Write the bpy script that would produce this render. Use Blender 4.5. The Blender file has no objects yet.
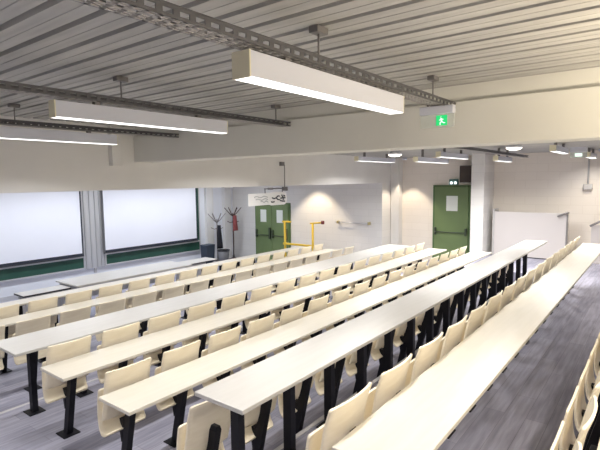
import bpy, bmesh, math, random
from mathutils import Vector, Matrix
random.seed(7)
PI = math.pi
scene = bpy.context.scene
COL = scene.collection

# ------------------------------------------------------------------ materials
def mat(name, color, rough=0.5, metal=0.0, spec=0.5, coat=0.0):
    m = bpy.data.materials.new(name); m.use_nodes = True
    b = m.node_tree.nodes['Principled BSDF']
    b.inputs['Base Color'].default_value = (*color, 1)
    b.inputs['Roughness'].default_value = rough
    b.inputs['Metallic'].default_value = metal
    b.inputs['Specular IOR Level'].default_value = spec
    b.inputs['Coat Weight'].default_value = coat
    return m

def noisy(name, c1, c2, scale=(1, 1, 1), nscale=6, rough=0.5, detail=4, bump=0.0, spec=0.5, lo=0.35, hi=0.65, coord='Object'):
    m = mat(name, c1, rough, spec=spec)
    nt = m.node_tree; b = nt.nodes['Principled BSDF']
    tc = nt.nodes.new('ShaderNodeTexCoord'); mp = nt.nodes.new('ShaderNodeMapping')
    mp.inputs['Scale'].default_value = scale
    n = nt.nodes.new('ShaderNodeTexNoise'); n.inputs['Scale'].default_value = nscale; n.inputs['Detail'].default_value = detail
    r = nt.nodes.new('ShaderNodeValToRGB')
    r.color_ramp.elements[0].position = lo; r.color_ramp.elements[1].position = hi
    r.color_ramp.elements[0].color = (*c1, 1); r.color_ramp.elements[1].color = (*c2, 1)
    nt.links.new(tc.outputs[coord], mp.inputs['Vector']); nt.links.new(mp.outputs['Vector'], n.inputs['Vector'])
    nt.links.new(n.outputs['Fac'], r.inputs['Fac']); nt.links.new(r.outputs['Color'], b.inputs['Base Color'])
    if bump:
        bp = nt.nodes.new('ShaderNodeBump'); bp.inputs['Strength'].default_value = bump; bp.inputs['Distance'].default_value = 0.01
        nt.links.new(n.outputs['Fac'], bp.inputs['Height']); nt.links.new(bp.outputs['Normal'], b.inputs['Normal'])
    return m

def emit(name, color, strength):
    m = bpy.data.materials.new(name); m.use_nodes = True
    nt = m.node_tree; nt.nodes.clear()
    e = nt.nodes.new('ShaderNodeEmission'); o = nt.nodes.new('ShaderNodeOutputMaterial')
    e.inputs['Color'].default_value = (*color, 1); e.inputs['Strength'].default_value = strength
    nt.links.new(e.outputs[0], o.inputs['Surface'])
    return m

def block_wall(name, c, mortar, bw=0.5, bh=0.2, axis='YZ', rough=0.7):
    m = mat(name, c, rough, spec=0.3)
    nt = m.node_tree; b = nt.nodes['Principled BSDF']
    tc = nt.nodes.new('ShaderNodeTexCoord'); sx = nt.nodes.new('ShaderNodeSeparateXYZ'); cb = nt.nodes.new('ShaderNodeCombineXYZ')
    br = nt.nodes.new('ShaderNodeTexBrick')
    br.inputs['Color1'].default_value = (*c, 1)
    br.inputs['Color2'].default_value = (c[0]*0.97, c[1]*0.97, c[2]*0.97, 1)
    br.inputs['Mortar'].default_value = (*mortar, 1)
    br.inputs['Scale'].default_value = 1.0; br.inputs['Mortar Size'].default_value = 0.006
    br.inputs['Brick Width'].default_value = bw; br.inputs['Row Height'].default_value = bh
    nt.links.new(tc.outputs['Object'], sx.inputs[0])
    nt.links.new(sx.outputs['Y' if axis[0] == 'Y' else 'X'], cb.inputs['X']); nt.links.new(sx.outputs['Z'], cb.inputs['Y'])
    nt.links.new(cb.outputs[0], br.inputs['Vector']); nt.links.new(br.outputs['Color'], b.inputs['Base Color'])
    bp = nt.nodes.new('ShaderNodeBump'); bp.inputs['Strength'].default_value = 0.25; bp.inputs['Distance'].default_value = 0.004
    bp.invert = True
    nt.links.new(br.outputs['Fac'], bp.inputs['Height']); nt.links.new(bp.outputs['Normal'], b.inputs['Normal'])
    return m

def plank_floor(name):
    m = mat(name, (0.3, 0.28, 0.33), 0.55, spec=0.4)
    nt = m.node_tree; b = nt.nodes['Principled BSDF']
    tc = nt.nodes.new('ShaderNodeTexCoord')
    br = nt.nodes.new('ShaderNodeTexBrick'); br.offset = 0.37
    br.inputs['Color1'].default_value = (0.255, 0.255, 0.325, 1)
    br.inputs['Color2'].default_value = (0.36, 0.355, 0.435, 1)
    br.inputs['Mortar'].default_value = (0.20, 0.19, 0.23, 1)
    br.inputs['Scale'].default_value = 1.0; br.inputs['Mortar Size'].default_value = 0.002
    br.inputs['Brick Width'].default_value = 1.1; br.inputs['Row Height'].default_value = 0.16
    mp = nt.nodes.new('ShaderNodeMapping'); mp.inputs['Scale'].default_value = (1.2, 14, 1)
    n = nt.nodes.new('ShaderNodeTexNoise'); n.inputs['Scale'].default_value = 2.2; n.inputs['Detail'].default_value = 6
    mx = nt.nodes.new('ShaderNodeMix'); mx.data_type = 'RGBA'; mx.blend_type = 'OVERLAY'; mx.inputs['Factor'].default_value = 0.55
    nt.links.new(tc.outputs['Object'], br.inputs['Vector']); nt.links.new(tc.outputs['Object'], mp.inputs['Vector'])
    nt.links.new(mp.outputs[0], n.inputs['Vector'])
    nt.links.new(br.outputs['Color'], mx.inputs['A']); nt.links.new(n.outputs['Fac'], mx.inputs['B'])
    nt.links.new(mx.outputs['Result'], b.inputs['Base Color'])
    return m

M = dict(
    wall=noisy('painted_plaster', (0.745, 0.735, 0.715), (0.775, 0.765, 0.745), nscale=2.0, rough=0.75, spec=0.25),
    front=noisy('front_plaster', (0.80, 0.82, 0.87), (0.83, 0.85, 0.89), nscale=1.5, rough=0.7, spec=0.25),
    block=block_wall('painted_blockwork', (0.78, 0.765, 0.735), (0.72, 0.705, 0.68)),
    farblock=block_wall('cream_blockwork', (0.86, 0.80, 0.72), (0.80, 0.74, 0.66)),
    beam=noisy('painted_concrete', (0.70, 0.695, 0.65), (0.74, 0.735, 0.69), nscale=1.3, rough=0.7, spec=0.3),
    deck=noisy('galvanised_deck', (0.37, 0.365, 0.352), (0.46, 0.455, 0.435), scale=(6, 0.5, 1), nscale=3, rough=0.55, spec=0.4),
    floor=plank_floor('vinyl_planks'),
    nosing=mat('aluminium_nosing', (0.55, 0.54, 0.56), 0.5, 0.1),
    cream=noisy('cream_laminate', (0.60, 0.565, 0.49), (0.63, 0.595, 0.525), scale=(0.6, 6, 1), nscale=5, rough=0.32, spec=0.5),
    creamedge=mat('laminate_edge', (0.62, 0.55, 0.43), 0.5),
    whitelam=noisy('white_laminate', (0.49, 0.475, 0.45), (0.52, 0.505, 0.48), scale=(0.6, 5, 1), nscale=5, rough=0.3, spec=0.5),
    ply=noisy('cream_plywood', (0.80, 0.715, 0.55), (0.84, 0.76, 0.60), scale=(2, 2, 8), nscale=5, rough=0.42, spec=0.45),
    black=mat('black_steel', (0.008, 0.008, 0.012), 0.5, 0.0, 0.2),
    tray=mat('zinc_tray', (0.10, 0.10, 0.108), 0.5, 0.3),
    traybase_lit=mat('zinc_tray_base_lit', (0.42, 0.40, 0.39), 0.5, 0.3),  # paler copy of the zinc: reflected light on the underside put into its colour
    lumi=mat('white_luminaire_metal', (0.60, 0.62, 0.70), 0.4),
    lumicap=mat('luminaire_cap', (0.74, 0.70, 0.52), 0.5),
    diff=emit('diffuser_light', (1.0, 0.975, 0.95), 2.5),
    diffcool=emit('board_diffuser_light', (0.90, 0.95, 1.0), 2.5),
    dome=emit('dome_light', (1.0, 0.93, 0.82), 4.0),
    rod=mat('hanger_rod', (0.22, 0.21, 0.21), 0.5, 0.6),
    screen=noisy('projection_cloth', (0.86, 0.87, 0.93), (0.88, 0.89, 0.95), nscale=1.0, rough=0.8, spec=0.1),
    black_cloth=mat('screen_border', (0.02, 0.025, 0.04), 0.7),
    green_board=noisy('green_enamel', (0.018, 0.075, 0.052), (0.026, 0.09, 0.062), nscale=3, rough=0.4),
    alu=mat('anodised_aluminium', (0.60, 0.60, 0.61), 0.4, 0.6),
    alul=mat('pale_aluminium', (0.62, 0.62, 0.63), 0.45, 0.3),
    door=noisy('green_door_paint', (0.15, 0.215, 0.09), (0.165, 0.235, 0.10), nscale=2, rough=0.45),
    doorframe=mat('dark_green_frame', (0.09, 0.16, 0.06), 0.5),
    paper=mat('frosted_pane', (0.80, 0.84, 0.78), 0.25),
    bar=mat('panic_bar_metal', (0.07, 0.095, 0.06), 0.45, 0.2),
    yellow=mat('yellow_paint', (0.80, 0.55, 0.05), 0.45),
    red=mat('dark_red_cloth', (0.30, 0.075, 0.075), 0.85),
    redcap=mat('dark_red_plastic', (0.22, 0.05, 0.05), 0.5),
    darkwood=mat('dark_wood', (0.09, 0.05, 0.04), 0.5),
    greymetal=mat('grey_rack_metal', (0.30, 0.28, 0.27), 0.45, 0.4),
    coat=mat('black_coat_cloth', (0.012, 0.012, 0.018), 0.9),
    navy=mat('navy_plastic', (0.035, 0.05, 0.075), 0.5),
    smoke=mat('grey_plastic', (0.16, 0.16, 0.17), 0.5),
    speaker=noisy('speaker_grille', (0.05, 0.038, 0.03), (0.065, 0.05, 0.04), nscale=60, rough=0.8),
    desk=noisy('desk_laminate', (0.60, 0.58, 0.54), (0.64, 0.62, 0.58), scale=(1, 5, 1), nscale=4, rough=0.35),
    dark=mat('dark_edge', (0.03, 0.03, 0.035), 0.5),
    white=mat('white_plastic', (0.82, 0.82, 0.82), 0.4),
    ink=mat('grey_ink', (0.42, 0.44, 0.46), 0.6),
    blackink=mat('dark_ink', (0.05, 0.06, 0.08), 0.6),
    greenlit=emit('exit_green_light', (0.05, 1.0, 0.28), 0.75),
    whitelit=emit('exit_white_light', (0.85, 1.0, 0.9), 1.3),
    twin=emit('twin_spot_light', (0.9, 1.0, 1.0), 3.0),
    teal=mat('teal_casing', (0.10, 0.22, 0.20), 0.5),
    panel=mat('pale_lilac_panel', (0.62, 0.585, 0.57), 0.5),
    panelgrey=mat('grey_panel_end', (0.50, 0.49, 0.48), 0.5),
    handrail=mat('grey_handrail', (0.30, 0.29, 0.28), 0.4, 0.5),
    brass=mat('ochre_bracket', (0.45, 0.38, 0.18), 0.5),
)
# translucent exit-sign plate
def acrylic():
    m = mat('clear_acrylic', (0.86, 0.90, 0.86), 0.15)
    b = m.node_tree.nodes['Principled BSDF']
    b.inputs['Transmission Weight'].default_value = 0.55; b.inputs['IOR'].default_value = 1.2
    return m
M['acrylic'] = acrylic()

# ------------------------------------------------------------------ mesh helpers
class MB:
    def __init__(self): self.bm = bmesh.new(); self.mats = []
    def _mi(self, m):
        if m is None: return 0
        if m not in self.mats: self.mats.append(m)
        return self.mats.index(m)
    def box(self, x0, x1, y0, y1, z0, z1, m=None, bevel=0.0, seg=1):
        if x0 > x1: x0, x1 = x1, x0
        if y0 > y1: y0, y1 = y1, y0
        if z0 > z1: z0, z1 = z1, z0
        before = set(self.bm.faces)
        r = bmesh.ops.create_cube(self.bm, size=1.0)
        vs = r['verts']
        for v in vs:
            v.co = Vector(((x0+x1)/2+v.co.x*(x1-x0), (y0+y1)/2+v.co.y*(y1-y0), (z0+z1)/2+v.co.z*(z1-z0)))
        if bevel:
            es = list({e for v in vs for e in v.link_edges})
            bmesh.ops.bevel(self.bm, geom=es, offset=bevel, segments=seg, affect='EDGES', profile=0.5)
        mi = self._mi(m)
        for f in self.bm.faces:
            if f not in before: f.material_index = mi
        return self
    def hexa(self, bottom, top, m=None):
        vb = [self.bm.verts.new(p) for p in bottom]; vt = [self.bm.verts.new(p) for p in top]
        fs = [self.bm.faces.new(vb[::-1]), self.bm.faces.new(vt)]
        for i in range(4):
            j = (i+1) % 4; fs.append(self.bm.faces.new((vb[i], vb[j], vt[j], vt[i])))
        mi = self._mi(m)
        for f in fs: f.material_index = mi
        return self
    def prism(self, pts, a0, a1, axis='X', m=None):
        # pts: 2-D outline; extruded along axis
        def P(u, v, a):
            return (a, u, v) if axis == 'X' else ((u, a, v) if axis == 'Y' else (u, v, a))
        va = [self.bm.verts.new(P(u, v, a0)) for u, v in pts]; vb = [self.bm.verts.new(P(u, v, a1)) for u, v in pts]
        fs = [self.bm.faces.new(va), self.bm.faces.new(vb[::-1])]
        n = len(pts)
        for i in range(n):
            j = (i+1) % n; fs.append(self.bm.faces.new((va[i], vb[i], vb[j], va[j])))
        mi = self._mi(m)
        for f in fs: f.material_index = mi
        bmesh.ops.recalc_face_normals(self.bm, faces=fs)
        return self
    def tube(self, pts, r, n=8, m=None, r2=None):
        pts = [Vector(p) for p in pts]; rings = []
        for i, p in enumerate(pts):
            d = (pts[min(i+1, len(pts)-1)] - pts[max(i-1, 0)]).normalized()
            up = Vector((0, 0, 1)) if abs(d.z) < 0.9 else Vector((1, 0, 0))
            a = d.cross(up).normalized(); b = d.cross(a)
            rr = r if r2 is None else r+(r2-r)*i/(len(pts)-1)
            rings.append([self.bm.verts.new(p+(a*math.cos(2*PI*k/n)+b*math.sin(2*PI*k/n))*rr) for k in range(n)])
        fs = [self.bm.faces.new(rings[0]), self.bm.faces.new(rings[-1][::-1])]
        for A, B in zip(rings, rings[1:]):
            for k in range(n):
                fs.append(self.bm.faces.new((A[k], B[k], B[(k+1) % n], A[(k+1) % n])))
        mi = self._mi(m)
        for f in fs: f.material_index = mi; f.smooth = True
        bmesh.ops.recalc_face_normals(self.bm, faces=fs)
        return self
    def lathe(self, prof, cx=0, cy=0, n=24, m=None):
        rings = [[self.bm.verts.new((cx+r*math.cos(2*PI*k/n), cy+r*math.sin(2*PI*k/n), z)) for k in range(n)] for r, z in prof]
        fs = [self.bm.faces.new(rings[0]), self.bm.faces.new(rings[-1][::-1])]
        for A, B in zip(rings, rings[1:]):
            for k in range(n): fs.append(self.bm.faces.new((A[k], B[k], B[(k+1) % n], A[(k+1) % n])))
        mi = self._mi(m)
        for f in fs: f.material_index = mi; f.smooth = True
        bmesh.ops.recalc_face_normals(self.bm, faces=fs)
        return self
    def build(self, name, m=None, parent=None, loc=None):
        me = bpy.data.meshes.new(name); self.bm.to_mesh(me); self.bm.free()
        ms = self.mats if self.mats else [m]
        for x in ms: me.materials.append(x)
        o = bpy.data.objects.new(name, me); COL.objects.link(o)
        if parent: o.parent = parent
        if loc: o.location = loc
        return o

def tag(o, label, cat, group=None, kind=None):
    o['label'] = label; o['category'] = cat
    if group: o['group'] = group
    if kind: o['kind'] = kind
    return o
def thing(name, label, cat, loc=(0, 0, 0), group=None):
    o = bpy.data.objects.new(name, None); COL.objects.link(o); o.location = loc; o.empty_display_size = 0.1
    return tag(o, label, cat, group)
def struct(name, mb, m=None, label=None):
    o = mb.build(name, m); o['kind'] = 'structure'
    return o
def copy_tree(o, parent=None):
    c = o.copy(); COL.objects.link(c)
    if parent: c.parent = parent
    for ch in list(o.children): copy_tree(ch, c)
    return c
def part_box(name, parent, m, *a, **k): return MB().box(*a, **k).build(name, m, parent)

# ------------------------------------------------------------------ camera
EYE = 2.27
yaw, pit, rol = math.radians(37.653), math.radians(5.466), math.radians(-0.65)
fwd = Vector((math.cos(pit)*math.cos(yaw), math.cos(pit)*math.sin(yaw), -math.sin(pit)))
right = Vector((math.sin(yaw), -math.cos(yaw), 0)); up = right.cross(fwd)
r_ = right*math.cos(rol)+up*math.sin(rol); u_ = up*math.cos(rol)-right*math.sin(rol)
cd = bpy.data.cameras.new('camera'); cam = bpy.data.objects.new('camera', cd); COL.objects.link(cam)
cam.matrix_world = Matrix(((r_.x, u_.x, -fwd.x, 0), (r_.y, u_.y, -fwd.y, 0), (r_.z, u_.z, -fwd.z, EYE), (0, 0, 0, 1)))
cd.sensor_width = 36; cd.lens = 472.48/600*36; cd.clip_start = 0.02
scene.camera = cam
def in_view(p, margin=0):
    d = Vector(p)-Vector((0, 0, EYE)); w = d.dot(fwd)
    if w <= 0.05: return False
    return -margin < 300+472.48*d.dot(r_)/w < 600+margin and -margin < 225-472.48*d.dot(u_)/w < 450+margin

# ------------------------------------------------------------------ room shell
XL, XR, YB, YF = -2.6, 12.75, -2.6, 12.29
Z1, Z2, Z3 = 0.33, -0.20, -0.52     # upper step, lower step, front floor
NOS1, NOS2, NOS3 = 2.14, 5.12, 7.75
fl = MB()
fl.box(XL, XR, YB, NOS1, -0.7, Z1); fl.box(XL, XR, NOS1, NOS2, -0.7, 0.0)
fl.box(XL, XR, NOS2, NOS3, -0.7, Z2); fl.box(XL, XR, NOS3, YF+0.2, -0.7, Z3)
fl.box(10.25, XR, NOS1, 3.45, -0.7, Z1)
struct('floor', fl, M['floor'])
for i, (y, z) in enumerate(((NOS1, Z1), (NOS2, 0.0), (NOS3, Z2))):
    n = MB().box(XL, 10.25 if i == 0 else 12.0, y-0.035, y+0.004, z, z+0.004).box(XL, 10.25 if i == 0 else 12.0, y, y+0.004, z-0.03, z+0.004)
    struct('trim_%d' % (i+1), n, M['nosing'])

# corrugated steel deck: flat pans with narrow raised grooves running along Y
def deck(x0, x1, y0, y1, z, pitch=0.205, pan=0.16, depth=0.085):
    b = MB(); prof = []; x = x0
    while x < x1:
        s = (pitch-pan)/2
        prof += [(x, z), (x+pan*0.47, z), (x+pan*0.5, z+0.006), (x+pan*0.53, z), (x+pan, z), (x+pan+s*0.55, z+depth), (x+pan+s*1.45, z+depth)]
        x += pitch
    prof.append((x, z))
    va = [b.bm.verts.new((px, y0, pz)) for px, pz in prof]; vb = [b.bm.verts.new((px, y1, pz)) for px, pz in prof]
    for i in range(len(prof)-1): b.bm.faces.new((va[i], va[i+1], vb[i+1], vb[i]))
    b.box(x0, x, y0, y1, z+depth+0.02, z+depth+0.1)
    return b
struct('ceiling', deck(XL, 4.2, YB, 6.5, 3.07), M['deck'])
struct('ceiling', deck(4.3, XR+0.1, YB, 6.5, 2.86, pitch=0.25, pan=0.17, depth=0.04), M['deck'])
struct('ceiling', MB().box(XL, 12.3, 6.5, YF+0.1, 2.72, 2.8), M['wall'])

# cross beam (runs from the bulkhead to the back), with a recessed upper course
bm_ = MB().box(4.13, 4.46, YB, 6.3, 2.555, 2.93, bevel=0.006).box(4.17, 4.46, YB, 6.3, 2.925, 3.3)
struct('ceiling_beam', bm_, M['beam'])
struct('wall_bulkhead', MB().box(XL, XR, 6.3, 6.5, 2.15, 3.3, bevel=0.004), M['wall'])
struct('trim_4', MB().box(3.72, 3.87, 6.2, 6.3, 2.50, 3.07, bevel=0.004), M['wall'])
struct('wall_front', MB().box(XL, 12.3, YF, YF+0.2, -0.7, 2.8), M['front'])
struct('wall_double_door', MB().box(12.0, 12.95, 6.32, YF+0.2, -0.7, 3.0), M['block'])
struct('wall_far', MB().box(XR, XR+0.2, YB, 6.5, -0.7, 3.3), M['farblock'])
struct('trim_5', MB().box(12.5, XR, 6.05, 6.3, 0, 2.9, bevel=0.005), M['wall'])
struct('wall_back', MB().box(XL, XR, YB-0.2, YB, -0.7, 3.3), M['wall'])
struct('wall_left', MB().box(XL-0.2, XL, YB-0.2, YF+0.2, -0.7, 3.3), M['wall'])
pl = MB().box(11.9, XR, 3.50, 3.81, 0, 2.9, bevel=0.004)
struct('pillar', pl, M['block'])
# pilasters beside the boards on the front wall
struct('trim_6', MB().box(10.65, 10.95, 12.17, YF, Z3, 2.7, bevel=0.004), M['wall'])
struct('trim_7', MB().box(11.45, 11.75, 12.14, YF, Z3, 2.7, bevel=0.004), M['wall'])
struct('baseboard_front', MB().box(XL, 12.0, YF-0.015, YF, Z3, Z3+0.1), M['alul'])

# ------------------------------------------------------------------ doors (green)
d = thing('green_door', '', 'door', (XR, 0, 0)); del d['label']; del d['category']; d['kind'] = 'structure'; d.name = 'door_1'
part_box('door_frame', d, M['doorframe'], -0.06, 0, 4.06, 5.10, 0, 2.08)
lf = part_box('door_leaf', d, M['door'], -0.085, -0.03, 4.12, 5.04, 0.01, 2.03, bevel=0.004)
part_box('window_pane', lf, M['paper'], -0.095, -0.08, 4.40, 4.71, 1.38, 1.79)
pb = MB().box(-0.17, -0.085, 4.98, 5.03, 0.72, 0.92, bevel=0.006).box(-0.17, -0.085, 4.13, 4.18, 0.72, 0.92, bevel=0.006).tube([(-0.15, 4.15, 0.80), (-0.15, 5.0, 0.80)], 0.016)
pb.build('panic_bar', M['bar'], lf)

d2 = thing('door_2', '', 'door', (12.0, 0, 0)); del d2['label']; del d2['category']; d2['kind'] = 'structure'
part_box('door_frame', d2, M['doorframe'], -0.05, 0, 9.64, 11.17, Z3, 1.52)
for k, (a, b) in enumerate(((9.69, 10.395), (10.405, 11.12))):
    lf = part_box('door_leaf', d2, M['door'], -0.075, -0.03, a, b, Z3+0.01, 1.47, bevel=0.004)
    c = (a+b)/2
    part_box('window_pane', lf, M['paper'], -0.085, -0.07, c-0.13, c+0.13, 0.86, 1.28)
    p = MB().box(-0.15, -0.075, a+0.03, a+0.09, 0.30, 0.68, bevel=0.006).box(-0.15, -0.075, b-0.08, b-0.03, 0.34, 0.6, bevel=0.006).tube([(-0.13, a+0.06, 0.42), (-0.13, b-0.05, 0.42)], 0.016)
    p.build('panic_bar', M['bar'], lf)

# ------------------------------------------------------------------ seats and bench tables
SEATW = 0.385
def sheet(prof, w, curve, th, corner, nx=10, top_round=True, bot_round=False):
    """curved moulded sheet: prof = (y, z) from bottom to top; curve = how far the side edges come forward"""
    b = MB(); bm = b.bm
    L = len(prof); front = []; back = []
    zt, zb = prof[-1][1], prof[0][1]
    for i, (y, z) in enumerate(prof):
        ra, rb = [], []
        i0, i1 = max(i-1, 0), min(i+1, L-1)
        ty, tz = prof[i1][0]-prof[i0][0], prof[i1][1]-prof[i0][1]
        ln = math.hypot(ty, tz); ny, nz = -tz/ln, ty/ln
        hw = w/2
        if top_round and zt-z < corner: hw = w/2-corner+math.sqrt(max(corner**2-(corner-(zt-z))**2, 0))
        if bot_round and z-zb < corner: hw = min(hw, w/2-corner+math.sqrt(max(corner**2-(corner-(z-zb))**2, 0)))
        for k in range(nx+1):
            t = -1+2*k/nx; x = hw*t; c = curve*(x/(w/2))**2
            ra.append(bm.verts.new((x, y+c, z))); rb.append(bm.verts.new((x, y+c+ny*th, z+nz*th)))
        front.append(ra); back.append(rb)
    fs = []
    for i in range(L-1):
        for k in range(nx):
            fs.append(bm.faces.new((front[i][k], front[i][k+1], front[i+1][k+1], front[i+1][k])))
            fs.append(bm.faces.new((back[i][k], back[i+1][k], back[i+1][k+1], back[i][k+1])))
    for f in fs: f.smooth = True
    for i in range(L-1):
        fs.append(bm.faces.new((front[i][0], front[i+1][0], back[i+1][0], back[i][0])))
        fs.append(bm.faces.new((front[i][nx], back[i][nx], back[i+1][nx], front[i+1][nx])))
    for k in range(nx):
        fs.append(bm.faces.new((front[0][k], back[0][k], back[0][k+1], front[0][k+1])))
        fs.append(bm.faces.new((front[-1][k], front[-1][k+1], back[-1][k+1], back[-1][k])))
    bmesh.ops.recalc_face_normals(bm, faces=fs)
    return b
def smooth_prof(pts, n=4):
    out = []
    P = [pts[0]]+list(pts)+[pts[-1]]
    for i in range(1, len(P)-2):
        for s in range(n):
            t = s/n; p0, p1, p2, p3 = P[i-1], P[i], P[i+1], P[i+2]
            out.append(tuple(0.5*(2*p1[q]+(-p0[q]+p2[q])*t+(2*p0[q]-5*p1[q]+4*p2[q]-p3[q])*t*t+(-p0[q]+3*p1[q]-3*p2[q]+p3[q])*t**3) for q in (0, 1)))
    out.append(pts[-1]); return out
BACK = smooth_prof([(0.045, 0.50), (0.02, 0.58), (0.0, 0.68), (-0.02, 0.79), (-0.045, 0.87), (-0.048, 0.883), (-0.05, 0.891), (-0.051, 0.895)])
PAN = smooth_prof([(0.055, 0.362), (0.075, 0.372), (0.105, 0.42), (0.118, 0.52), (0.113, 0.61), (0.099, 0.695), (0.094, 0.72), (0.092, 0.73)])

def post_mesh(y0, y1, z1, rounded=False, arm=None):
    """steel post from the floor at y0 to height z1 at y1"""
    b = MB(); w, dd = 0.026, 0.034
    if rounded:
        ny = y1+(y0-y1)*0.03
        b.hexa([(-w, y0-dd, 0), (w, y0-dd, 0), (w, y0+dd, 0), (-w, y0+dd, 0)], [(-w, y1-dd, z1-0.03), (w, y1-dd, z1-0.03), (w, y1+dd, z1-0.03), (-w, y1+dd, z1-0.03)])
        b.hexa([(-w, y1-dd, z1-0.03), (w, y1-dd, z1-0.03), (w, y1+dd, z1-0.03), (-w, y1+dd, z1-0.03)], [(-w*0.55, y1-dd, z1), (w*0.55, y1-dd, z1), (w*0.55, y1+dd, z1), (-w*0.55, y1+dd, z1)])
    else:
        b.hexa([(-w, y0-dd, 0), (w, y0-dd, 0), (w, y0+dd, 0), (-w, y0+dd, 0)], [(-w, y1-dd, z1), (w, y1-dd, z1), (w, y1+dd, z1), (-w, y1+dd, z1)])
    if arm: b.prism([(arm[0], z1), (arm[1], z1), (arm[1], z1-0.05), (arm[0], z1-0.018)], -0.02, 0.02, 'X')
    return b
def plate_mesh(y): return MB().box(-0.075, 0.075, y-0.08, y+0.08, 0, 0.010, bevel=0.002)

# prototypes: a tip-up seat (origin on the floor below its backrest)
def make_seat(name, own_post):
    t = thing(name, 'cream tip-up seat of the bench rows', 'seat')
    sheet(BACK, SEATW, 0.022, 0.012, 0.014).build('backrest', M['ply'], t)
    sheet(PAN, SEATW-0.005, 0.003, 0.012, 0.018, bot_round=True).build('seat_pan', M['ply'], t)
    b = MB().prism([(0.037, 0.44), (0.111, 0.44), (0.111, 0.40), (0.088, 0.25), (0.083, 0.25)], -0.028, 0.028, 'X')
    b.build('hinge_bracket', M['black'], t)
    if own_post:
        p = post_mesh(0.12, -0.035, 0.70, rounded=True).build('post', M['black'], t)
        plate_mesh(0.12).build('base_plate', M['black'], p)
    return t

TH = 0.026
N = 16
# tables: key, far Y, near Y, floor, x start, x end, first seat centre, material, leg style
TABLES = dict(
    T1=dict(f=7.50, n=7.20, z=Z2, x0=1.60, x1=9.66, c=1.865, m='cream', leg='vert', lab='cream bench table of the frontmost row, facing the grey teacher desks'),
    T2=dict(f=6.61, n=6.29, z=Z2, x0=1.60, x1=9.66, c=1.865, m='cream', leg='slant', lab='narrow cream bench table in the second row, just in front of the deep whitish table'),
    T3=dict(f=5.05, n=4.51, z=0.0, x0=1.67, x1=9.93, c=1.945, m='whitelam', leg='vert3', lab='deepest bench table with whitish top, at the edge of the lower step'),
    T4=dict(f=4.02, n=3.63, z=0.0, x0=1.67, x1=9.84, c=1.945, m='cream', leg='slant', lab='cream bench table directly behind the deep whitish one'),
    T5=dict(f=3.115, n=2.735, z=0.0, x0=1.67, x1=9.95, c=1.945, m='cream', leg='slant', lab='cream bench table directly in front of the raised table with bare black legs'),
    T6=dict(f=2.06, n=1.68, z=Z1, x0=1.67, x1=9.72, c=1.945, m='whitelam', leg='vert', lab='raised white bench table with a long row of bare black legs in sight'),
    T7=dict(f=1.125, n=0.752, z=Z1, x0=1.67, x1=9.80, c=1.90, m='cream', leg='slant', lab='cream bench table beside the dark open floor, nearest whole table to the viewer'),
    T8=dict(f=0.18, n=-0.20, z=Z1, x0=1.67, x1=9.80, c=1.90, m='cream', leg='slant', lab='cream bench table behind the rearmost seats'),
)
leg_cache = {}
def build_table(k, T):
    t = thing('bench_table', T['lab'], 'table', (0, T['f'], T['z']), 'long bench tables')
    dpt = T['f']-T['n']; zt = 0.75
    top = MB().box(T['x0'], T['x1'], -dpt, 0, zt-TH, zt, bevel=0.004, seg=2)
    top.build('table_top', M[T['m']], t)
    if T['leg'] == 'slant': y0, y1 = (0.140 if k == 'T7' else 0.17), -0.005
    elif T['leg'] == 'vert3': y0, y1 = -0.18, -0.18
    else: y0, y1 = -0.06, -0.06
    lm = post_mesh(y0, y1, zt-TH, arm=(-dpt+0.06, y1+0.03))
    leg = lm.build('leg', M['black'], t); pm = plate_mesh(y0).build('base_plate', M['black'], leg)
    leg.location = (T['c'], 0, 0)
    for i in range(1, N):
        c = copy_tree(leg, t); c.location = (T['c']+0.5*i, 0, 0)
    return t
for k, T in TABLES.items(): build_table(k, T)

ORD = ['first', 'second', 'third', 'fourth', 'fifth', 'sixth', 'seventh', 'eighth', 'ninth', 'tenth', 'eleventh', 'twelfth', 'thirteenth', 'fourteenth', 'fifteenth', 'sixteenth']
# rows of seats: Y of the backrest, floor, first centre, own post?, wording, counted from
ROWS = [
    (6.68, Z2, 1.865, False, 'behind the frontmost bench table', 'far', 'seats of the frontmost row'),
    (5.80, Z2, 1.865, True, 'just in front of the deep whitish table', 'far', 'seats in front of the deep whitish table'),
    (4.085, 0.0, 1.945, False, 'just behind the deep whitish table', 'both', 'seats behind the deep whitish table'),
    (3.18, 0.0, 1.945, False, 'two rows behind the deep whitish table', 'both', 'seats two rows behind the deep whitish table'),
    (2.265, 0.0, 1.965, True, 'before the raised white table', 'both', 'seats before the raised white table'),
    (1.193, Z1, 1.90, False, 'just behind the raised white table', 'both', 'seats behind the raised white table'),
    (0.255, Z1, 1.90, False, 'beyond the dark open floor, rearmost row', 'near', 'seats of the rearmost row'),
]
proto = {}
for y, z, c0, own, where, mode, grp in ROWS:
    vis = []
    for i in range(N):
        x = c0+0.5*i
        pts = [(x+sx*0.205, y+yy, z+zz) for sx in (-1, 1) for yy, zz in ((-0.05, 0.895), (0.1, 0.77), (0.06, 0.38))]
        if any(in_view(p) for p in pts): vis.append(i)
    for q, i in enumerate(vis):
        if own not in proto:
            s = make_seat('tip_up_seat', own); proto[own] = s
        else: s = copy_tree(proto[own])
        s.location = (c0+0.5*i, y, z)
        fromfar = len(vis)-1-q
        if mode == 'far' or (mode == 'both' and fromfar < q): lab = 'cream tip-up seat, %s from the far end, %s' % (ORD[fromfar], where)
        else: lab = 'cream tip-up seat, %s from the near end, %s' % (ORD[q], where)
        if mode == 'near': lab = 'cream tip-up seat %s, %s from the near end' % (where, ORD[q])
        s['label'] = lab; s['group'] = grp; s['category'] = 'seat'

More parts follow.
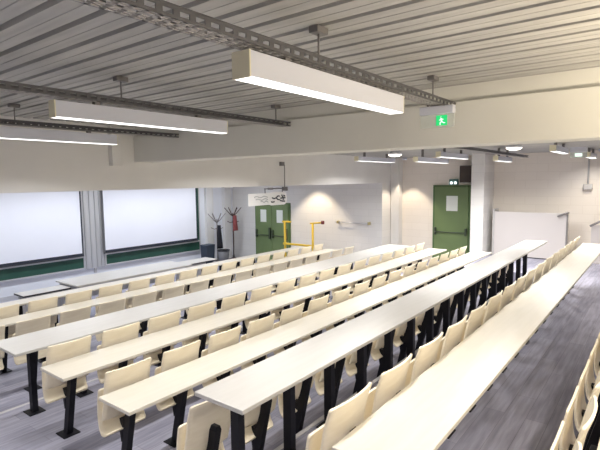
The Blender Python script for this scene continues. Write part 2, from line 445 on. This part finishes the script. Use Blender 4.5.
# ------------------------------------------------------------------ trays and luminaires
def tray(y, x0, x1, z, label, w=0.11, h=0.045):
    t = thing('cable_tray', label, 'cable tray', (0, y, z), 'perforated cable trays')
    b = MB()
    for s in (-w/2, 0, w/2-0.012): b.box(x0, x1, s, s+0.012, 0, 0.003)
    for s in (-w/4-0.006, w/4-0.006): b.box(x0, x1, s, s+0.010, 0, 0.003)
    x = x0
    while x < x1-0.02:
        b.box(x, x+0.022, -w/2, w/2, 0, 0.003); x += 0.055
    b.build('perforated_base', M['traybase_lit'], t)
    for s in (-1, 1):
        b = MB(); yy = s*w/2
        b.box(x0, x1, yy-0.002, yy+0.002, 0, 0.013); b.box(x0, x1, yy-0.002, yy+0.002, h-0.013, h)
        b.box(x0, x1, yy-0.006, yy+0.006, h, h+0.004)
        x = x0
        while x < x1-0.03:
            b.box(x, x+0.03, yy-0.002, yy+0.002, 0.012, h-0.012); x += 0.075
        b.build('side_rail', M['tray'], t)
    return t
def hanger(x, y, z0, z1, label):
    t = thing('hanger_rod', label, 'hanger', (x, y, z0), 'tray hangers')
    MB().tube([(0, 0, 0), (0, 0, z1-z0)], 0.006, 6).build('rod', M['rod'], t)
    MB().box(-0.05, 0.05, -0.03, 0.03, z1-z0-0.035, z1-z0, bevel=0.004).build('ceiling_clamp', M['rod'], t)
TZ = 2.855
trays = [(1.49, -2.4, 4.03, 'perforated grey cable tray over the longest-looking, nearest white luminaire'),
         (3.35, -2.4, 4.12, 'perforated grey cable tray over the middle white luminaire'),
         (5.28, -2.4, 4.12, 'perforated grey cable tray nearest the bulkhead over the boards')]
for y, a, b, l in trays: tray(y, a, b, TZ, l)
for (y, w) in ((1.49, 'nearest'), (3.35, 'middle'), (5.28, 'third, bulkhead-side')):
    for x, ww in ((2.11, 'halfway along'), (3.94 if y > 2 else 3.67, 'at the beam end of')):
        if y > 5 and x > 3: continue
        hanger(x, y, TZ+0.05, 3.07, 'thin ceiling hanger rod %s the %s cable tray' % (ww, w))

LAMP = {}
def lamp_data(L, w, power, color, spread):
    k = (round(L, 2), w, power, color, spread)
    if k not in LAMP:
        d = bpy.data.lights.new('tube_light', 'AREA'); d.shape = 'RECTANGLE'; d.size = L; d.size_y = w
        d.energy = power; d.color = color; d.spread = math.radians(spread); LAMP[k] = d
    return LAMP[k]
def luminaire(x0, x1, y, z, label, w=0.085, h=0.115, dm='diff', group='linear luminaires', power=25, color=(1, 0.98, 0.955), spread=142, top=0.139):
    t = thing('pendant_light', label, 'ceiling light', ((x0+x1)/2, y, z), group)
    L = (x1-x0)/2
    MB().box(-L, L, -w/2, w/2, 0.004, h, bevel=0.003).build('housing', M['lumi'], t)
    MB().box(-L+0.004, L-0.004, -w/2+0.004, w/2-0.004, 0, 0.006).build('diffuser', M[dm], t)
    for s in (-1, 1):
        MB().box(s*L-0.004, s*L+0.004, -w/2-0.001, w/2+0.001, 0.0, h+0.001).build('end_cap', M['lumicap'], t)
        MB().box(s*L*0.6-0.02, s*L*0.6+0.02, -0.02, 0.02, h, top).build('suspension_clip', M['rod'], t)
    lo = bpy.data.objects.new('tube_light', lamp_data(2*L-0.02, w-0.01, power, color, spread)); COL.objects.link(lo)
    lo.parent = t; lo.location = (0, 0, -0.004)
    return t
LZ = 2.715
luminaire(1.525, 3.035, 1.49, LZ, 'long white linear luminaire nearest the viewer, hung under the first cable tray', w=0.105, power=24)
luminaire(1.58, 3.18, 3.35, LZ, 'white linear luminaire under the middle cable tray')
luminaire(1.55, 3.22, 5.28, LZ, 'white linear luminaire close to the bulkhead, partly out of the picture', power=22)
for y, w in ((1.49, 'first'), (3.35, 'middle'), (5.28, 'bulkhead-side')):
    luminaire(-1.5, 0.1, y, LZ, 'white linear luminaire above the near aisle on the %s tray' % w)
luminaire(-0.6, 1.0, -0.42, LZ, 'white linear luminaire over the rearmost bench, on the fourth tray', power=26, color=(1, 0.93, 0.84))
luminaire(1.6, 3.2, -0.42, LZ, 'white linear luminaire over the rearmost bench by the beam', power=30, color=(1, 0.93, 0.84))
tray(-0.42, -2.4, 4.03, TZ, 'perforated grey cable tray over the rearmost bench')
# beyond the beam
far = [(8.85, 10.6, 5.28, 2.657, 'slim lit luminaire leftmost of those beyond the beam, close to the bulkhead'),
       (8.9, 10.6, 3.95, 2.60, 'slim lit luminaire beyond the beam, lower left of the largest one there'),
       (8.55, 10.1, 3.35, 2.66, 'largest lit box luminaire beyond the beam, left of the pillar'),
       (9.9, 11.0, 2.70, 2.60, 'short lit luminaire beyond the beam, just right of the pillar'),
       (8.75, 10.0, 1.49, 2.69, 'lit box luminaire beyond the beam, left of the small far exit sign'),
       (11.2, 12.3, 1.27, 2.66, 'smallest lit luminaire beyond the beam, right of the small far exit sign')]
for a, p in zip(far, (42, 42, 38, 46, 44, 16)): luminaire(a[0], a[1], a[2], a[3], a[4], w=0.10, h=0.10, top=2.86-a[3], power=p, spread=150)
for y, l in ((5.0, 'bulkhead-side'), (3.35, 'middle'), (1.49, 'viewer-side')):  # unseen row added past the beam to light the dull stretch of tables
    luminaire(5.0, 6.5, y, 2.72, 'added luminaire close behind the beam, %s one of three in the hidden row' % l, top=0.14, power=40, spread=150)
luminaire(7.5, 9.0, -0.6, 2.70, 'luminaire beyond the beam over the rearmost bench', top=0.16, power=50, color=(1, 0.93, 0.84))
# over the boards, behind the bulkhead
for i, x in enumerate((2.6, 4.8, 7.0, 9.0)):
    luminaire(x, x+1.6, 10.8, 2.45, 'board luminaire, %s from the left wall, behind the bulkhead' % ORD[i], w=0.12, dm='diffcool', group='board luminaires', power=36, color=(0.88, 0.93, 1.0), spread=170, top=0.27)
for i, x in enumerate((1.2, 3.6, 6.0, 8.4)):  # unseen row added to brighten the two front benches
    luminaire(x, x+1.5, 7.15, 2.58, 'added luminaire over the front benches, %s from the left wall, unseen behind the bulkhead' % ORD[i], group='added front bench luminaires', top=0.14, power=15)

for x, y, z, l in ((8.6, 4.25, 2.745, 'round lit ceiling dome beyond the beam, left of the largest box luminaire'), (8.8, 2.10, 2.78, 'round lit ceiling dome beyond the beam, right of the pillar')):
    t = thing('ceiling_dome', l, 'ceiling light', (x, y, z), 'round ceiling domes')
    MB().lathe([(0.02, -0.045), (0.08, -0.038), (0.12, -0.018), (0.13, 0.0)]).build('glass_dome', M['dome'], t)
    MB().lathe([(0.135, 0.0), (0.135, 0.03), (0.10, 0.03), (0.10, 2.86-z)]).build('base_ring', M['lumi'], t)
tray(2.58, 6.4, 11.9, 2.72, 'dark cable tray beyond the beam, right of the pillar')

# warm recessed downlights near the far walls
def downlight(x, y, z, label, power, color=(1, 0.74, 0.42), size=75, blend=0.35):
    t = thing('downlight', label, 'ceiling light', (x, y, z), 'warm downlights')
    MB().lathe([(0.06, 0.0), (0.065, 0.004), (0.065, 0.06), (0.03, 0.07)], n=20).build('rim', M['lumi'], t)
    ld = bpy.data.lights.new('warm_spot', 'SPOT'); ld.energy = power; ld.color = color; ld.spot_size = math.radians(size); ld.spot_blend = blend; ld.shadow_soft_size = 0.03
    lo = bpy.data.objects.new('warm_spot', ld); COL.objects.link(lo); lo.parent = t; lo.location = (0, 0, -0.02)
downlight(11.30, 8.50, 2.66, 'recessed warm downlight over the yellow guard posts', 190, color=(1, 0.83, 0.60), size=90, blend=0.45)
downlight(12.17, 5.72, 2.78, 'recessed warm downlight left of the single green door', 120, color=(1, 0.85, 0.66), size=76, blend=0.35)
downlight(12.0, 1.1, 2.80, 'recessed warm downlight at the right end of the far wall', 30, color=(1, 0.80, 0.52), size=120, blend=0.8)
downlight(11.2, 0.0, 2.80, 'recessed warm downlight over the far right corner', 45, color=(1, 0.80, 0.52), size=120, blend=0.8)

# warm uplighters on the unseen back wall, added to brighten the right-hand ceiling
for i, x in enumerate((1.6, 3.2, 5.6)):
    t = thing('added_wall_uplight', 'added warm uplighter on the unseen back wall, %s from the near end' % ORD[i], 'fill light', (x, YB+0.001, 2.25), 'added warm wall uplighters')
    MB().box(-0.2, 0.2, 0, 0.12, -0.12, 0.0, bevel=0.01).build('shade', M['lumi'], t)
    lo = bpy.data.objects.new('added_warm_uplight', lamp_data(0.36, 0.09, 40, (1, 0.90, 0.76), 170)); COL.objects.link(lo)
    lo.parent = t; lo.location = (0, 0.07, 0.006); lo.rotation_euler = (PI-0.35, 0, 0)

for x, y, pw, w_ in ((2.95, -1.0, 110, 'nearer the beam'), (1.2, -1.7, 30, 'farther from the beam')):  # out-of-view uplighters added to warm and lighten the ceiling
    t = thing('added_floor_uplight', 'added warm torch-shaped uplighter behind the rearmost bench, the one %s' % w_, 'floor lamp', (x, y, Z1), 'added warm uplighters behind the benches')
    MB().lathe([(0.14, 0), (0.14, 0.02), (0.02, 0.03)]).build('base', M['tray'], t)
    MB().tube([(0, 0, 0.02), (0, 0, 1.5)], 0.014, 8).build('pole', M['tray'], t)
    MB().lathe([(0.02, 1.48), (0.16, 1.60), (0.152, 1.60), (0.02, 1.50)]).build('lamp_shade', M['lumi'], t)
    lo = bpy.data.objects.new('added_warm_uplight', lamp_data(0.2, 0.2, pw, (1, 0.84, 0.60), 178)); COL.objects.link(lo)
    lo.parent = t; lo.location = (0, 0, 1.60); lo.rotation_euler = (PI, 0, 0)

# ------------------------------------------------------------------ exit signs
def running_man(b, cx, z0, s, y_axis, m):
    """pictogram strokes in the plane x = cx; y_axis list of (y,z) segments scaled by s"""
    for (a0, b0, a1, b1, r) in y_axis:
        b.tube([(cx, a0*s, z0+b0*s), (cx, a1*s, z0+b1*s)], r*s, 6, m)
t = thing('exit_sign', 'clear exit sign with green lit running figure, under the nearest cable tray', 'exit sign', (3.74, 1.48, 2.68))
MB().box(-0.03, 0.03, -0.14, 0.14, 0.10, 0.165, bevel=0.006).build('housing', M['lumi'], t)
pl_ = MB().box(-0.006, 0.006, -0.14, 0.14, -0.005, 0.10, bevel=0.003).build('sign_plate', M['acrylic'], t)
MB().box(-0.0085, -0.0065, -0.085, 0.005, 0.01, 0.09).build('green_panel', M['greenlit'], pl_)
mm = MB()
running_man(mm, -0.0095, 0.0, 1.0, [(-0.035, 0.075, -0.034, 0.076, 0.007), (-0.036, 0.066, -0.042, 0.042, 0.006), (-0.042, 0.042, -0.028, 0.03, 0.004), (-0.028, 0.03, -0.03, 0.015, 0.004), (-0.042, 0.042, -0.056, 0.03, 0.004), (-0.056, 0.03, -0.07, 0.03, 0.004), (-0.036, 0.062, -0.022, 0.05, 0.0035), (-0.038, 0.062, -0.056, 0.056, 0.0035)], M['whitelit'])
mm.build('running_figure', M['whitelit'], pl_)
MB().tube([(0, 0.08, 0.16), (0, 0.08, 0.19)], 0.008, 6).tube([(0, -0.08, 0.16), (0, -0.08, 0.19)], 0.008, 6).build('bracket', M['rod'], t)
t = thing('exit_sign', 'small pale green exit sign between two luminaires at the far right', 'exit sign', (10.4, 1.33, 2.66))
MB().box(-0.03, 0.03, -0.14, 0.14, 0.07, 0.17, bevel=0.005).build('housing', M['lumi'], t)
MB().box(-0.006, 0.006, -0.14, 0.14, -0.03, 0.075).build('sign_plate', M['acrylic'], t)
MB().box(-0.009, -0.0065, -0.06, 0.06, -0.01, 0.05).build('green_panel', M['whitelit'], t)

t = thing('emergency_light', 'small twin-spot emergency light above the single green door', 'emergency light', (12.7, 4.53, 2.09))
MB().box(-0.03, 0.05, -0.12, 0.12, 0, 0.15, bevel=0.01).build('casing', M['teal'], t)
for s in (-0.055, 0.055):
    MB().box(-0.045, -0.028, s-0.03, s+0.03, 0.02, 0.08, bevel=0.006, seg=2).build('lamp', M['twin'], t)
t = thing('wall_speaker', 'dark brown loudspeaker box on the wall above the single green door', 'speaker', (12.5, 4.11, 2.15))
MB().box(-0.12, 0.15, -0.16, 0.16, 0, 0.44, bevel=0.01).build('cabinet', M['dark'], t)
MB().box(-0.135, -0.118, -0.15, 0.15, 0.01, 0.43, bevel=0.004).build('grille', M['speaker'], t)
MB().box(0.14, 0.25, -0.05, 0.05, 0.15, 0.3).build('wall_bracket', M['rod'], t)

# hanging sign below the bulkhead
t = thing('hanging_sign', 'white hanging sign with dark figure marks, under the bulkhead before the double green door', 'sign', (7.03, 6.22, 1.78))
sp = MB().box(-0.56, 0.05, -0.006, 0.006, 0.0, 0.235, bevel=0.002).build('plain_plate', M['white'], t)
b = MB()
for (zz, a0, a1) in ((0.165, -0.40, 0.0), (0.115, -0.36, 0.02), (0.07, -0.22, 0.0)):
    n = 10
    b.tube([(a0+(a1-a0)*i/n, -0.008, zz+0.013*math.sin(i*1.1)) for i in range(n+1)], 0.009, 5)
b.build('grey_writing', M['ink'], sp)
rp = []
W, H, R = 0.29, 0.13, 0.10
for cx, cz, a in ((W-R, H-R, 0), (-W+R, H-R, 90), (-W+R, -H+R, 180), (W-R, -H+R, 270)):
    for k in range(7): rp.append((0.28+cx+R*math.cos(math.radians(a+15*k)), 0.117+cz+R*math.sin(math.radians(a+15*k))))
rpl = MB().prism(rp, -0.018, -0.006, 'Y').build('rounded_plate', M['white'], t)
b = MB()
for pts in ([(0.07, 0.06), (0.12, 0.05), (0.17, 0.06)], [(0.10, 0.14), (0.16, 0.12), (0.22, 0.13), (0.28, 0.17), (0.33, 0.165)], [(0.24, 0.13), (0.27, 0.10), (0.34, 0.09)],
            [(0.35, 0.075), (0.42, 0.06), (0.50, 0.055)], [(0.36, 0.12), (0.44, 0.13), (0.51, 0.125)], [(0.40, 0.19), (0.44, 0.14), (0.45, 0.08)], [(0.46, 0.18), (0.50, 0.16)]):
    b.tube([(x, -0.021, z) for x, z in pts], 0.014, 6)
b.build('dark_figures', M['blackink'], rpl)
b = MB().tube([(-0.1, 0, 0.32), (0.57, 0, 0.32)], 0.012, 6).tube([(0.53, 0, 0.32), (0.53, 0, 0.80), (0.53, 0.07, 0.82)], 0.011, 6).box(0.46, 0.60, -0.03, 0.03, 0.27, 0.35, bevel=0.01).box(0.46, 0.56, 0.02, 0.08, 0.78, 0.86)
b.box(0.02, 0.14, -0.02, 0.02, 0.30, 0.34)
for x in (-0.08, 0.45): b.box(x-0.01, x+0.01, -0.005, 0.005, 0.2, 0.32)
b.build('suspension_bracket', M['rod'], t)

# ------------------------------------------------------------------ front boards and screens
def board(x0, x1, sx0, sx1, l1, l2, l3, l4):
    t = thing('chalkboard', l1, 'chalkboard', (0, 12.24, 0), 'green chalkboards')
    MB().box(x0, x1, -0.02, 0.02, -0.01, 2.35, bevel=0.003).build('green_panel', M['green_board'], t)
    MB().box(x0-0.01, x1+0.01, -0.05, 0.03, 0.26, 0.31, bevel=0.005).box(x0-0.01, x1+0.01, -0.03, 0.03, -0.045, -0.01).build('chalk_ledge', M['alul'], t)
    MB().box(x1, x1+0.035, -0.03, 0.03, -0.045, 2.35).box(x0-0.035, x0, -0.03, 0.03, -0.045, 2.35).build('board_frame', M['alul'], t)
    MB().box(x0, x1, 0.02, 0.05, 0.9, 1.0).build('wall_mount', M['alu'], t)
    s = thing('projection_screen', l3, 'projection screen', (0, 12.12, 0), 'pulled-down projection screens')
    MB().box(sx0-0.004, sx1+0.045, -0.002, 0.004, 0.34, 2.45).build('black_border', M['black_cloth'], s)
    MB().box(sx0, sx1, -0.006, 0.0, 0.40, 2.40).build('white_cloth', M['screen'], s)
    MB().tube([(sx0-0.05, 0, 0.325), (sx1+0.045, 0, 0.325)], 0.014, 8).build('bottom_bar', M['dark'], s)
    MB().box(sx0-0.08, sx1+0.08, -0.05, 0.06, 2.45, 2.58, bevel=0.01).box(sx0-0.02, sx0+0.06, -0.02, 0.02, 2.58, 2.72).box(sx1-0.06, sx1+0.02, -0.02, 0.02, 2.58, 2.72).build('roller_case', M['white'], s)
board(2.95, 6.35, 3.1, 6.27, 'green chalkboard behind the left projection screen', '', 'white projection screen on the left, its edge cut by the picture', '')
board(7.00, 10.34, 6.93, 10.14, 'green chalkboard behind the projection screen near the coat racks', '', 'white projection screen nearest the coat racks, wholly in the picture', '')
t = thing('board_column', 'ribbed aluminium column between the two boards', 'column', (6.69, 12.24, 0))
MB().box(-0.29, 0.29, 0, 0.05, -0.06, 2.6).build('backing', M['alul'], t)
for x, w in ((-0.24, 0.03), (-0.09, 0.02), (0.06, 0.02), (0.21, 0.04)):
    MB().box(x-w, x+w, -0.035, 0, -0.06, 2.6, bevel=0.004).build('guide_rail', M['alu'], t)
MB().box(-0.03, 0.03, 0.0, 0.05, -0.2, -0.06).build('foot', M['alu'], t)

# teacher desks
def desk(x0, x1, y0, y1, z, label, m='desk', edge='dark'):
    t = thing('teacher_desk', label, 'desk', ((x0+x1)/2, (y0+y1)/2, Z3), 'teacher desks')
    L, D, H = (x1-x0)/2, (y1-y0)/2, z-Z3
    MB().box(-L, L, -D, D, H-0.022, H, bevel=0.003).build('desk_top', M[m], t)
    MB().box(-L, L, -D-0.004, -D, H-0.03, H-0.004).box(-L-0.004, -L, -D, D, H-0.03, H-0.004).build('edge_band', M[edge], t)
    for sx in (-1, 1):
        for sy in (-1, 1):
            MB().box(sx*(L-0.08)-0.025, sx*(L-0.08)+0.025, sy*(D-0.06)-0.025, sy*(D-0.06)+0.025, 0, H-0.022).build('leg', M['alu'], t)
    MB().box(-L+0.08, L-0.08, D-0.09, D-0.07, H-0.45, H-0.03).build('modesty_panel', M['alul'], t)
desk(3.54, 4.40, 9.00, 9.40, 0.25, 'low narrow teacher desk at the left end, dark edged')
desk(4.42, 7.2, 8.80, 9.66, 0.30, 'wide pale teacher desk in the middle, below the boards', edge='desk')
desk(7.24, 8.3, 9.10, 9.60, 0.25, 'short teacher desk at the coat rack end, dark edged')

# ------------------------------------------------------------------ coat racks, bin, guard posts
def rack(x, y, h, m, label):
    t = thing('coat_rack', label, 'coat rack', (x, y, Z3), 'coat racks')
    MB().tube([(0, 0, 0.03), (0, 0, h-0.18)], 0.02, 10).build('pole', M[m], t)
    for i in range(6):
        a = i*PI/3+0.3; c, s = math.cos(a), math.sin(a)
        MB().tube([(0, 0, h-0.30), (0.10*c, 0.10*s, h-0.22), (0.20*c, 0.20*s, h-0.10), (0.29*c, 0.29*s, h)], 0.018, 7, r2=0.012).build('hook', M[m], t)
    for i in range(4):
        a = i*PI/2+0.7; c, s = math.cos(a), math.sin(a)
        MB().tube([(0, 0, h-0.50), (0.09*c, 0.09*s, h-0.52), (0.20*c, 0.20*s, h-0.47)], 0.014, 6).build('lower_hook', M[m], t)
        MB().tube([(0, 0, 0.12), (0.18*c, 0.18*s, 0.06), (0.27*c, 0.27*s, 0.012)], 0.016, 6).build('foot', M[m], t)
rack(10.75, 11.8, 1.70, 'greymetal', 'grey branching coat rack with a black coat, beside the right screen')
rack(11.50, 11.80, 1.86, 'darkwood', 'dark wooden coat rack with a red cloth, between the other rack and the double door')
def drape(name, m, label, x, y, z0, z1, w0, w1, d=0.09, cat='coat'):
    b = MB(); n = 14; rings = []
    for j in range(9):
        t = j/8; z = z1+(z0-z1)*t; w = w1+(w0-w1)*t
        rings.append([b.bm.verts.new((w*math.cos(2*PI*k/n)*(1+0.14*math.sin(3*2*PI*k/n+j*0.4)), d*(0.7+0.3*t)*math.sin(2*PI*k/n)*(1+0.14*math.cos(2*2*PI*k/n)), z)) for k in range(n)])
    b.bm.faces.new(rings[0]); b.bm.faces.new(rings[-1][::-1])
    for A, B in zip(rings, rings[1:]):
        for k in range(n): b.bm.faces.new((A[k], B[k], B[(k+1) % n], A[(k+1) % n])).smooth = True
    bmesh.ops.recalc_face_normals(b.bm, faces=b.bm.faces[:])
    o = b.build(name, M[m], None, (x, y, 0)); tag(o, label, cat); return o
drape('hanging_coat', 'coat', 'long black coat hanging from the grey coat rack', 10.70, 11.64, 0.03, 0.80, 0.11, 0.055)
drape('hanging_scarf', 'red', 'dark red cloth hanging from the dark coat rack', 11.46, 11.66, 0.55, 1.08, 0.11, 0.07, d=0.05, cat='scarf')
t = thing('waste_bin', 'tall navy blue box standing at the foot of the grey coat rack', 'bin', (10.27, 11.75, Z3))
MB().hexa([(-0.15, -0.13, 0), (0.15, -0.13, 0), (0.15, 0.13, 0), (-0.15, 0.13, 0)], [(-0.18, -0.15, 0.68), (0.18, -0.15, 0.68), (0.18, 0.15, 0.68), (-0.18, 0.15, 0.68)]).build('body', M['navy'], t)
MB().box(-0.19, 0.19, -0.16, 0.16, 0.68, 0.72, bevel=0.01).build('lid', M['navy'], t)
t = thing('waste_basket', 'round grey basket with dark rim beside the navy box', 'bin', (10.64, 11.40, Z3))
MB().lathe([(0.14, 0), (0.20, 0.52), (0.185, 0.52), (0.13, 0.02)]).build('body', M['smoke'], t)
MB().lathe([(0.205, 0.5), (0.215, 0.53), (0.18, 0.53), (0.18, 0.5)]).build('rim', M['dark'], t)

t = thing('guard_rail', 'yellow guard frame of two posts before the double green door', 'guard rail', (11.2, 8.7, Z3))
def gp(y, top, end_m=None):
    b = MB().tube([(0, y, 0), (0, y, 1.50)], 0.035, 10)
    b.build('post', M['yellow'], t)
gp(0.53, 0); gp(-0.53, 0)
MB().tube([(0, 0.62, 1.51), (0, 0.30, 1.51)], 0.028, 8).build('top_bar', M['yellow'], t)
MB().tube([(0, -0.44, 1.50), (0, -0.84, 1.54)], 0.024, 8).build('top_bar', M['yellow'], t)
MB().box(-0.04, 0.04, -0.93, -0.85, 1.50, 1.60, bevel=0.012).build('end_stop', M['redcap'], t)
MB().box(-0.03, 0.03, 0.60, -0.55, 0.80, 0.86, bevel=0.008).build('lower_bar', M['yellow'], t)
t = thing('wall_handrail', 'thin grey handrail line on the wall right of the yellow frame', 'handrail', (11.93, 7.27, 0.99))
MB().tube([(0, 0.60, 0), (0, -0.58, 0)], 0.014, 8).build('rail', M['alu'], t)
for y in (0.5, -0.56): MB().box(-0.025, 0.07, y-0.03, y+0.03, -0.04, 0.04, bevel=0.006).build('wall_bracket', M['brass'], t)

# ------------------------------------------------------------------ right-hand stair guard panels, pipe and socket
t = thing('stair_barrier', 'pale half-height guard panel beyond the far ends of the tables', 'partition', (12.3, 2.55, Z1))
MB().box(-0.03, 0.03, -0.80, 0.78, 0.02, 1.10, bevel=0.004).build('panel_board', M['panel'], t)
MB().box(-0.035, 0.35, 0.78, 0.83, 0.0, 1.16, bevel=0.004).build('end_panel', M['panelgrey'], t)
MB().box(-0.04, 0.04, -0.83, -0.80, 0, 1.13).build('end_post', M['handrail'], t)
MB().box(-0.03, 0.03, -0.80, 0.78, 0, 0.02).build('base_strip', M['dark'], t)
MB().tube([(-0.08, -0.62, 1.03), (-0.08, -0.80, 1.12), (0.0, -0.83, 1.12)], 0.022, 8).build('handrail', M['handrail'], t)
t = thing('stair_barrier', 'pale guard panel with sloping grey handrail at the right picture edge', 'partition', (12.3, 0.72, Z1))
MB().box(-0.03, 0.03, -0.60, 0.54, 0.0, 0.86, bevel=0.004).build('panel_board', M['panel'], t)
MB().tube([(-0.08, 0.56, 0.84), (-0.08, 0.36, 0.96), (-0.08, -0.6, 0.96)], 0.024, 8).build('handrail', M['handrail'], t)
MB().tube([(-0.08, 0.30, 0.96), (0.0, 0.30, 0.80)], 0.014, 6).build('rail_bracket', M['handrail'], t)
t = thing('conduit_socket', 'grey wall socket box at the foot of a vertical conduit, far right wall', 'socket', (12.72, 1.41, 1.97))
MB().tube([(0, 0, 0.12), (0, 0, 0.85)], 0.018, 8).build('conduit', M['panelgrey'], t)
MB().box(-0.05, 0.03, -0.09, 0.09, 0.0, 0.13, bevel=0.008).build('socket_box', M['panelgrey'], t)

# ------------------------------------------------------------------ world, view
w = bpy.data.worlds.new('World'); scene.world = w; w.use_nodes = True
w.node_tree.nodes['Background'].inputs['Color'].default_value = (0.6, 0.65, 0.75, 1)
w.node_tree.nodes['Background'].inputs['Strength'].default_value = 0.0
scene.view_settings.view_transform = 'Standard'; scene.view_settings.look = 'None'
scene.view_settings.exposure = 0.0; scene.view_settings.gamma = 1.0; scene.view_settings.use_curve_mapping = False
scene.cycles.use_denoising = True
scene.cycles.max_bounces = 10; scene.cycles.diffuse_bounces = 8
scene.cycles.sample_clamp_indirect = 6.0
